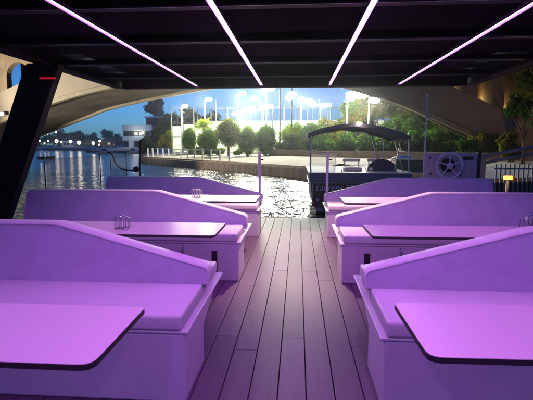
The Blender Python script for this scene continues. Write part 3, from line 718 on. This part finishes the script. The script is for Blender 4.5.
# ================================================================== OUR BOAT
CX = -.075
def our_boat():
    r = empty('tour_boat',(CX,4,0),'open tour boat with plank deck and black roof carrying violet light strips','boat')
    ox, oy = CX, 4
    # deck planks with real gaps
    bm = bmesh.new(); pw = .168; x = -3.56; k = 0
    while x < 3.5:
        y = -4.6-random.uniform(0,1.4)
        ys = [y]
        while ys[-1] < 8.55: ys.append(min(8.55, ys[-1]+2.6)) if ys[-1]+2.6 < 8.3 else ys.append(8.55)
        for a, b in zip(ys[:-1], ys[1:]):
            box(bm, x+.0028, x+pw-.0028, a-oy+.0015, b-oy-.0015, -.03+random.uniform(-.0006,.0006), random.uniform(-.0006,.0006), bev=.0022, seg=1, mi=random.choice((0,0,1,2)))
        x += pw; k += 1
    m2 = plank_mat(); m3 = plank_mat()
    for mm,s in ((m2,.86),(m3,1.14)):
        for n_ in mm.node_tree.nodes:
            if n_.type == 'VALTORGB':
                for e in n_.color_ramp.elements: e.color = (*[c*s for c in e.color[:3]],1)
    obj('deck', bm, ['plank',m2,m3], r)
    bm = bmesh.new(); x = -3.56
    for i in range(43):
        xc = -3.56+pw*i+pw/2
        if abs(xc) > .75: continue
        for j in range(15):
            yy = 1.0+j*.55-oy
            for e in (-.05,.05):
                c = bmesh.ops.create_circle(bm, cap_ends=True, radius=.0042, segments=8)['verts']
                for v in c: v.co += Vector((xc+e, yy+random.uniform(-.004,.004), .0016))
    tagp(obj('deck_screws', bm, 'edge', r), kind='stuff')
    obj('deck_base', BX(-3.6,3.6,-9.5,4.5,-.12,-.034), 'gapb', r)
    # hull
    bm = bmesh.new(); pr = [(-3.8,-10.3),(3.8,-10.3),(3.8,4.2),(3.5,4.62),(-3.5,4.62),(-3.8,4.2)]
    prism(bm, pr, -.95, -.125, 'z'); obj('hull', bm, 'hullw', r)
    for s in (-1,1): obj('gunwale', BX(s*3.72-.08,s*3.72+.08,-10,4.2,-.12,.10,bev=.02), 'gel', r)
    # roof
    roof = empty('roof',(0,0,0)); roof.parent = r
    y1 = 6.3-oy; y0 = -4.6-oy; xl, xr = -2.62, 2.52
    bm = bmesh.new(); box(bm, xl+.5, xr-.5, y0, y1-.1, 2.36, 2.42)
    obj('roof_panel', bm, 'roofm', r)
    for a, b in ((xl,xl+.14),(xr-.14,xr)): obj('side_beam', BX(a,b,y0,y1,2.27,2.45,bev=.01),'black',r)
    obj('front_beam', BX(xl+.15,xr-.15,y1-.12,y1,2.255,2.44,bev=.012),'black',r)
    for yb in (-3.6,-2.6,-1.7,-.8,.15,1.1,1.95,2.8,3.72,4.66,5.55):
        obj('crossbeam', BX(xl+.15,xr-.15,yb-oy-.035,yb-oy+.035,2.30,2.355,bev=.006),'beam',r)
    for yb in (2.8,3.72,4.66): obj('trim_strip', BX(xl+.2,xr-.2,yb-oy-.043,yb-oy-.036,2.300,2.312),'alu',r)
    # outer roof strips: black plates and tinted panes
    for s,(a,b) in ((-1,(xl+.142,xl+.498)),(1,(xr-.498,xr-.142))):
        obj('roof_strip', BX(a,b,y0,4.35-oy,2.362,2.418),'roofm',r); obj('roof_strip', BX(a,b,5.98-oy,y1-.122,2.362,2.418),'roofm',r)
        pn = obj('roof_pane', BX(a,b,4.353-oy,5.977-oy,2.37,2.384),'tint',r)
    bpy.data.objects.remove(roof)
    # led strips in aluminium channels
    for X_ in (-1.44,-.517,.432,1.378):
        X0 = X_-CX
        for e in (-1,1):
            bm = bmesh.new(); prism(bm,[(X0+e*.0085,2.293),(X0+e*.019,2.275),(X0+e*.021,2.275),(X0+e*.021,2.30),(X0+e*.0085,2.30)],-4.0-oy,6.19-oy,'y'); obj('led_channel',bm,'profile',r)
        obj('led_channel', BX(X0-.0083,X0+.0083,-4.0-oy,6.19-oy,2.294,2.30),'black',r)
        bm = bmesh.new(); prism(bm,[(X0-.008,2.292),(X0+.008,2.292),(X0+.005,2.284),(X0-.005,2.282)],-4.0-oy,6.17-oy,'y'); obj('led_strip', bm, 'led', r)
    # slanted posts
    for s in (-1,1):
        bm = bmesh.new()
        xa, xb = (-2.87-CX, -2.50-CX) if s < 0 else (2.40-CX,2.78-CX)
        ba, bb = (-4.02-CX, -3.64-CX) if s < 0 else (3.60,3.98)
        ctr = [bm.verts.new(p) for p in ((ba,4.78-oy,.10),(bb,4.78-oy,.10),(bb,4.92-oy,.10),(ba,4.92-oy,.10))]
        top = [bm.verts.new(p) for p in ((xa,4.46-oy,2.30),(xb,4.46-oy,2.30),(xb,4.60-oy,2.30),(xa,4.60-oy,2.30))]
        for k in range(4): bm.faces.new((ctr[k],ctr[(k+1)%4],top[(k+1)%4],top[k]))
        bm.faces.new(ctr[::-1]); bm.faces.new(top); bmesh.ops.recalc_face_normals(bm, faces=bm.faces[:])
        bmesh.ops.bevel(bm, geom=bm.edges[:], offset=.015, segments=2, affect='EDGES')
        p = obj('roof_post', bm, 'black', r)
        if s < 0: obj('red_reflection_strip', BX(-2.70-CX,-2.54-CX,4.43-oy,4.465-oy,2.135,2.15), 'red', p)  # glowing strip imitates a red reflection on the post
    # clear side screens with slim posts on the left
    X0 = -3.42-CX
    for y in (5.6,7.25,7.67,8.4): obj('screen_post', TB([(X0,y-oy,.08),(X0,y-oy,1.31)],.008,6),'rubber',r)
    for a,b in ((5.62,7.23),(7.69,8.38)): obj('side_screen', BX(X0-.004,X0+.004,a-oy,b-oy,.12,1.27),'clear',r)
    return r
our_boat()

def bench_proto():
    # local origin: floor at the aisle end, near edge; x outward (0..2.65), y forward
    r = empty('back_to_back_bench')
    WD = 2.78
    obj('base_box', BX(.022,WD,.006,.50,.0,.404,bev=.01), 'gel', r)
    obj('bearer', BX(.35,WD,.505,1.02,.0,.34,bev=.01), 'gel', r)
    bm = bmesh.new(); box(bm,0,WD+.01,0,1.14,.408,.424,bev=.005); obj('seat_board', bm, 'gel', r)
    def cushion(y0,y1,x0=.035):
        bm = bmesh.new(); box(bm,x0,WD,y0,y1,.426,.515,bev=.018,seg=4)
        o = obj('seat_cushion', bm, 'vinyl', r, smooth=True)
        b2 = bmesh.new(); zz = .447
        tube(b2,[(x0+.008,y0+.012,zz),(WD-.02,y0+.012,zz)],.005,6); tube(b2,[(x0+.006,y0+.02,zz),(x0+.006,y1-.02,zz)],.005,6)
        obj('piping', b2, 'piping', o)
    cushion(-.004,.56); cushion(.75,1.145,.05)
    # backrest: profile in x-z swept in y with lean, padded edge
    prof = round_poly([(.0,.50),(.0,.615),(1.12,.895),(WD,.895),(WD,.50)],[.012,.05,.05,.07,.012],7)
    y0,y1 = .565,.73
    bm = bmesh.new(); n = len(prof); cx = 1.3; cz = .66
    lay = [(y0+.0,.010),(y0+.003,.004),(y0+.010,.0),(y1-.03,.0),(y1-.008,.008),(y1,.018)]
    def lean(z): return (z-.5)*.30
    rows = []
    # inset along the outline normal
    P = [Vector(p) for p in prof]; Nn = []
    for i in range(n):
        t = (P[(i+1)%n]-P[i-1]).normalized(); Nn.append(Vector((t.y,-t.x)))
    ar = sum(P[i].x*P[(i+1)%n].y-P[(i+1)%n].x*P[i].y for i in range(n))
    sg = 1 if ar > 0 else -1
    for y,ins in lay:
        rows.append([bm.verts.new((P[i].x-sg*Nn[i].x*ins, y+lean(P[i].y), P[i].y-sg*Nn[i].y*ins)) for i in range(n)])
    for j in range(len(rows)-1):
        for i in range(n):
            f = bm.faces.new((rows[j][i],rows[j][(i+1)%n],rows[j+1][(i+1)%n],rows[j+1][i])); f.smooth = True; f.material_index = 1
    bm.faces.new(rows[0]).material_index = 0; bm.faces.new(rows[-1][::-1]).material_index = 0
    bmesh.ops.recalc_face_normals(bm, faces=bm.faces[:])
    bk = obj('backrest', bm, ['fabric','vinyl'], r)
    pts = [(P[i].x-sg*Nn[i].x*.009, y0-.001+lean(P[i].y), P[i].y-sg*Nn[i].y*.009) for i in range(1,n-1)]
    obj('piping', TB(pts,.006,6), 'piping', bk)
    # pale end bracket under the board
    bm = bmesh.new(); prism(bm,[(.52,.398),(1.08,.398),(.98,.36),(.52,.20)],.04,.06,'x'); obj('end_bracket', bm, 'gel', r)
    return r
proto = bench_proto()
rows_ = [(2.23,'nearest'),(4.43,'middle'),(6.69,'farthest')]
def mirror_meshes(root):
    pass
def place_bench(src, side, y, lbl):
    o = copy_tree(src); x = CX-.525 if side < 0 else CX+.525
    o.location = (x, y, 0); o.scale = (side, 1, 1); o['label'] = lbl; o['category'] = 'bench'; o['group'] = 'purple lit benches along the boat deck'; return o
for y, nm in rows_:
    for s, sn in ((-1,'left'),(1,'right')):
        b = place_bench(proto, s, y, '%s white bench with angled backrest on the %s side of the deck' % (nm, sn))
        if nm == 'middle':
            obj('locker_gap', BX(.25,.31,-.001,.010,.02,.33), 'edge', b)
            bm = bmesh.new(); tube(bm,[(.62,.01,.38),(.62,-.02,.37),(.62,-.02,.30),(.60,-.005,.28)],.010,6); obj('hook', bm, 'chrome', b)
for ch in [c for c in bpy.data.objects if c.parent and (c.parent == proto or c.parent.parent == proto)]: bpy.data.objects.remove(ch)
bpy.data.objects.remove(proto)

def table(side, y0, y1, xin, label, wd=2.45):
    x = xin; r = empty('dining_table',(x,(y0+y1)/2,0),label,'table','white tables in front of the benches')
    h = (y1-y0)/2; x1 = side*wd
    def top(z0,z1,ins,m,nm,par):
        pts = [(0+side*ins,h-ins),(x1,h-ins),(x1,-h+ins),(0+side*ins,-h+ins)]
        bm = bmesh.new(); prism(bm, round_poly(pts,[.025,.01,.01,.05],6), z0, z1,'z'); return obj(nm, bm, m, par)
    t = top(.7385,.7405,0,'lam','tabletop',r); top(.718,.738,-.0012,'edge','edge_band',t)
    obj('leg', TB([(side*1.75,0,0),(side*1.75,0,.717)],.04,12),'chrome',r)
    bm = bmesh.new(); tube(bm,[(side*1.75,0,.0),(side*1.75,0,.02)],[.2,.17],20); obj('foot_plate', bm, 'alu', r)
    r.rotation_euler.z = R(1.0) if side > 0 else 0
    obj('support_arm', BX(min(side*.5,side*2.3),max(side*.5,side*2.3),-.03,.03,.68,.717),'beam',r)
    return r
table(-1,1.275,1.78,-.665,'nearest table on the left, bottom corner of the view')
t_ = table(1,1.41,1.915,.445,'nearest table on the right, bottom corner of the view')
table(-1,3.30,3.85,-.655,'middle table on the left carrying a wire holder')
table(1,3.36,3.85,.59,'middle table on the right behind the nearest right backrest')
table(-1,5.38,6.05,-.53,'farthest table on the left, reaching the slim purple post')
table(1,5.32,5.93,.58,'farthest table on the right, lit almost white')

def holder(x, y, z, label, s=1.0, rz=0):
    r = empty('wire_holder',(x,y,z),label,'holder','small wire holders on the tables',rz=rz)
    bm = bmesh.new()
    tube(bm,[(-.055*s,-.03*s,.005),(.055*s,-.03*s,.005),(.055*s,.03*s,.005),(-.055*s,.03*s,.005),(-.055*s,-.03*s,.005)],.004,6); obj('base', bm, 'chrome', r)
    for dx in (-.055,-.02,.02,.055):
        obj('loop', TB([(dx*s,-.03*s,.005),(dx*s,-.03*s,.085*s),(dx*s*.8,-.02*s,.10*s),(dx*s*.8,.02*s,.10*s),(dx*s,.03*s,.085*s),(dx*s,.03*s,.005)],.0045,6),'chrome',r)
    obj('handle', TB([(-.07*s,-.03*s,.07*s),(-.045*s,-.035*s,.11*s),(.0,-.035*s,.118*s),(.045*s,-.035*s,.11*s),(.075*s,-.03*s,.06*s)],.005,6),'chrome',r)
holder(-1.49,3.52,.742,'wire holder on the middle left table',1.0,.15)
holder(-1.36,5.72,.742,'wire holder on the farthest left table',1.05,-.2)
holder(1.93,3.68,.742,'wire holder on the middle right table, half hidden by a backrest',1.15,.3)

# slim posts at the end of the farthest backrests
for X_,lb in ((-.66,'slim purple lit post at the aisle end of the farthest left bench'),(.505,'slim purple lit post at the aisle end of the farthest right bench')):
    r = empty('aisle_post',(X_,7.42,.0),lb,'post','slim posts at the end of the aisle')
    obj('shaft', BX(-.022,.022,-.018,.018,.0,1.315,bev=.006),'lilac',r)
    obj('latch', BX(.022,.07,-.012,.012,1.19,1.215,bev=.003),'black',r)
    obj('top_cap', BX(-.026,.026,-.022,.022,1.316,1.34,bev=.006),'lilac',r)
# helm panel with wheel
def helm():
    r = empty('helm_panel',(2.8,8.0,0),'grey console panel with white steering wheel behind the farthest right bench','console')
    obj('panel', BX(-.50,.42,0,.14,0,1.30,bev=.015),'panel',r)
    obj('panel_post', BX(.425,.475,-.01,.15,0,1.33,bev=.01),'rubber',r)
    obj('vent_slot', BX(.16,.34,-.012,-.002,1.185,1.245,bev=.004),'rubber',r)
    bm = bmesh.new(); torus(bm,(-.10,-.10,1.085),.225,.022); 
    wv = obj('steering_wheel', bm, 'white', r)
    for k in range(5):
        a = PI/2+2*PI*k/5; obj('spoke', TB([(-.10+.04*math.cos(a),-.10,1.085+.04*math.sin(a)),(-.10+.21*math.cos(a),-.10,1.085+.21*math.sin(a))],.013,6),'white',wv)
    bm = bmesh.new(); sphere(bm,(-.10,-.11,1.085),.06,(1,.5,1)); obj('hub', bm, 'lilac', wv)
    bm = bmesh.new(); tube(bm,[(-.10,-.09,1.085),(-.10,.0,1.085)],.03,8); obj('shaft', bm, 'rubber', wv)
    bm = bmesh.new(); tube(bm,[(-.10,-.025,1.085),(-.10,-.003,1.085)],.13,20); obj('dial_ring', bm, 'rubber', r)
    for x,z in ((-.40,.93),(-.42,1.22),(.12,.92)):
        bm = bmesh.new(); sphere(bm,(x,-.01,z),.018); obj('knob', bm, 'rubber', r)
helm()
r = empty('flagpole',(2.30,8.05,0),'tall thin white pole beside the steering wheel panel','pole')
obj('shaft', TB([(0,0,0),(0,0,2.3)],[.016,.011],8),'white',r)
bm = bmesh.new(); sphere(bm,(0,0,2.33),.025); obj('tip', bm, 'white', r); obj('cleat', TB([(0,-.03,1.95),(.05,-.05,1.93),(.09,-.03,1.95)],.01,6),'alu',r)
# black pole, ball and cable at the left bow
r = empty('black_pole',(-3.08,8.2,0),'thin black pole with a black ball low on it at the left bow','pole')
obj('shaft', TB([(0,0,.0),(.0,0,.95),(.04,0,1.55)],.018,8),'rubber',r)
bm = bmesh.new(); sphere(bm,(-.06,-.02,.98),.062); obj('ball', bm, 'rubber', r)
tagp(obj('hanging_cable', TB([tuple(p) for p in catmull([(-3.72,8.2,1.32),(-3.62,8.2,1.27),(-3.55,8.2,1.08),(-3.40,8.2,.97),(-3.18,8.2,.95),(-3.14,8.2,.96)],5)],.017,8),'rubber'),'black cable hanging in a curve towards the ball of the thin black pole','cable')

# ------------------------------------------------------------------ practical lights and added fill lamps
def quay_fill_spot(s, D, z, target, power, label, col, spot=70, size=.3, blend=.6):
    p = bp(s,D,z); r = empty('quay_fill_light', p, label, 'floodlight','added fill lights for the quay')
    obj('housing', BX(-.25,.25,-.12,.12,-.12,.15,bev=.03),'galv',r); obj('lamp_glass', BX(-.2,.2,-.14,-.125,-.09,.12),'lampy',r); obj('bracket', TB([(0,.1,0),(0,.5,.25)],.03,6),'galv',r)
    d = (Vector(target)-Vector(p)).normalized()
    plight('SPOT', tuple(Vector(p)+d*.35), col, power, r, size, target, spot, blend)
# deck lamp on the front of the roof: its light ends at the shadow edge of the front beam
def deck_lamp():
    r = empty('deck_lamp',(-.1,6.42,2.42),'small warm deck lamp on the front edge of the black roof above the aisle','lamp')
    obj('bracket', BX(-.05,.05,-.13,-.031,.02,.05),'black',r); obj('housing', BX(-.12,.12,-.03,.06,.0,.09,bev=.015),'black',r); obj('lamp_glass', BX(-.09,.09,-.02,.05,-.012,-.002,bev=.003),'lampy',r)
    plight('SPOT',(-.1,6.44,2.39),(1,.62,.56),420,r,.03,(-.1,5.2,0),112,.5)
deck_lamp()
# floodlight washing the left side of the arch from the water side
def wash(loc, tgt, power, label, spot=75, col=(.86,.94,1), n=1):
    r = empty('wash_light', loc, label, 'floodlight')
    obj('stand', TB([(0,0,-1.2-(loc[2]-.7)),(0,0,-.1)],.05,6),'galv',r); obj('housing', BX(-.22,.22,-.15,.12,-.1,.18,bev=.03),'galv',r); obj('lamp_glass', BX(-.18,.18,.125,.14,-.06,.14),'lampy',r)
    d = (Vector(tgt)-Vector(loc)).normalized(); plight('SPOT', tuple(Vector(loc)+d*.5), col, power, r, .4, tgt, spot, .7)
wash((-27.5,23,.9), bp(-25.5,30,7.2), 34000, 'floodlight standing in the water aimed at the white left side of the arch', 62)
quay_fill_spot(-30.5,29.6,4.0,(-3,30,-.1),15000,'added lamp hidden behind the black roof post, brightening the quay wall',(1,.84,.66),36,.2)  # added spot that brightens the quay wall, kept out of sight
# amber lamp added on the right bank, just outside the view, warming the right side of the bridge
r = empty('street_lamp',(17.5,19.5,.1),'amber lamp added out of view on the right bank to warm the bridge','street lamp')
obj('pole', TB([(0,0,0),(0,0,4.6),(-.5,.1,4.9)],[.07,.06,.05],8),'galv',r)
bm = bmesh.new(); sphere(bm,(-.62,.12,4.86),.16,(1.4,1,.6)); obj('lamp_head', bm, 'lampy', r)
plight('POINT',(16.7,19.7,4.5),(1,.55,.2),380,r,.15)
# lamps in the openings on the right
for s,z in ((4.35,4.6),(6.2,3.9),(7.7,3.2)):
    p = bp(s,33.5,z+.3); r = empty('opening_lamp', p, 'small yellow lamp inside the %s right hand bridge opening' % {4.6:'highest',3.9:'middle',3.2:'lowest'}[z], 'lamp','yellow lamps in the bridge openings')
    bm = bmesh.new(); sphere(bm,(0,0,0),.09); obj('lamp_globe', bm, 'lampy', r); obj('base', TB([(0,0,-.5),(0,0,-.1)],.05,6),'galv',r)
    plight('POINT', (p[0],p[1]-.25,p[2]+.15), (1,.75,.3), 60, r, .1)

# ------------------------------------------------------------------ scattering volume added to imitate lens bloom around the lamps
def bloom_haze():
    bm = bmesh.new(); box(bm,-620,620,-40,760,-3.2,24)
    m = bpy.data.materials.new('bloom_volume'); m.use_nodes = True; n = m.node_tree
    n.nodes.remove(n.nodes['Principled BSDF']); v = n.nodes.new('ShaderNodeVolumePrincipled')
    v.inputs['Color'].default_value = (.85,.9,1,1); v.inputs['Density'].default_value = .0008; v.inputs['Anisotropy'].default_value = .9
    n.links.new(v.outputs[0], n.nodes['Material Output'].inputs['Volume'])
    o = obj('bloom_haze', bm, m); tagp(o, kind='stuff'); return o
bloom_haze()
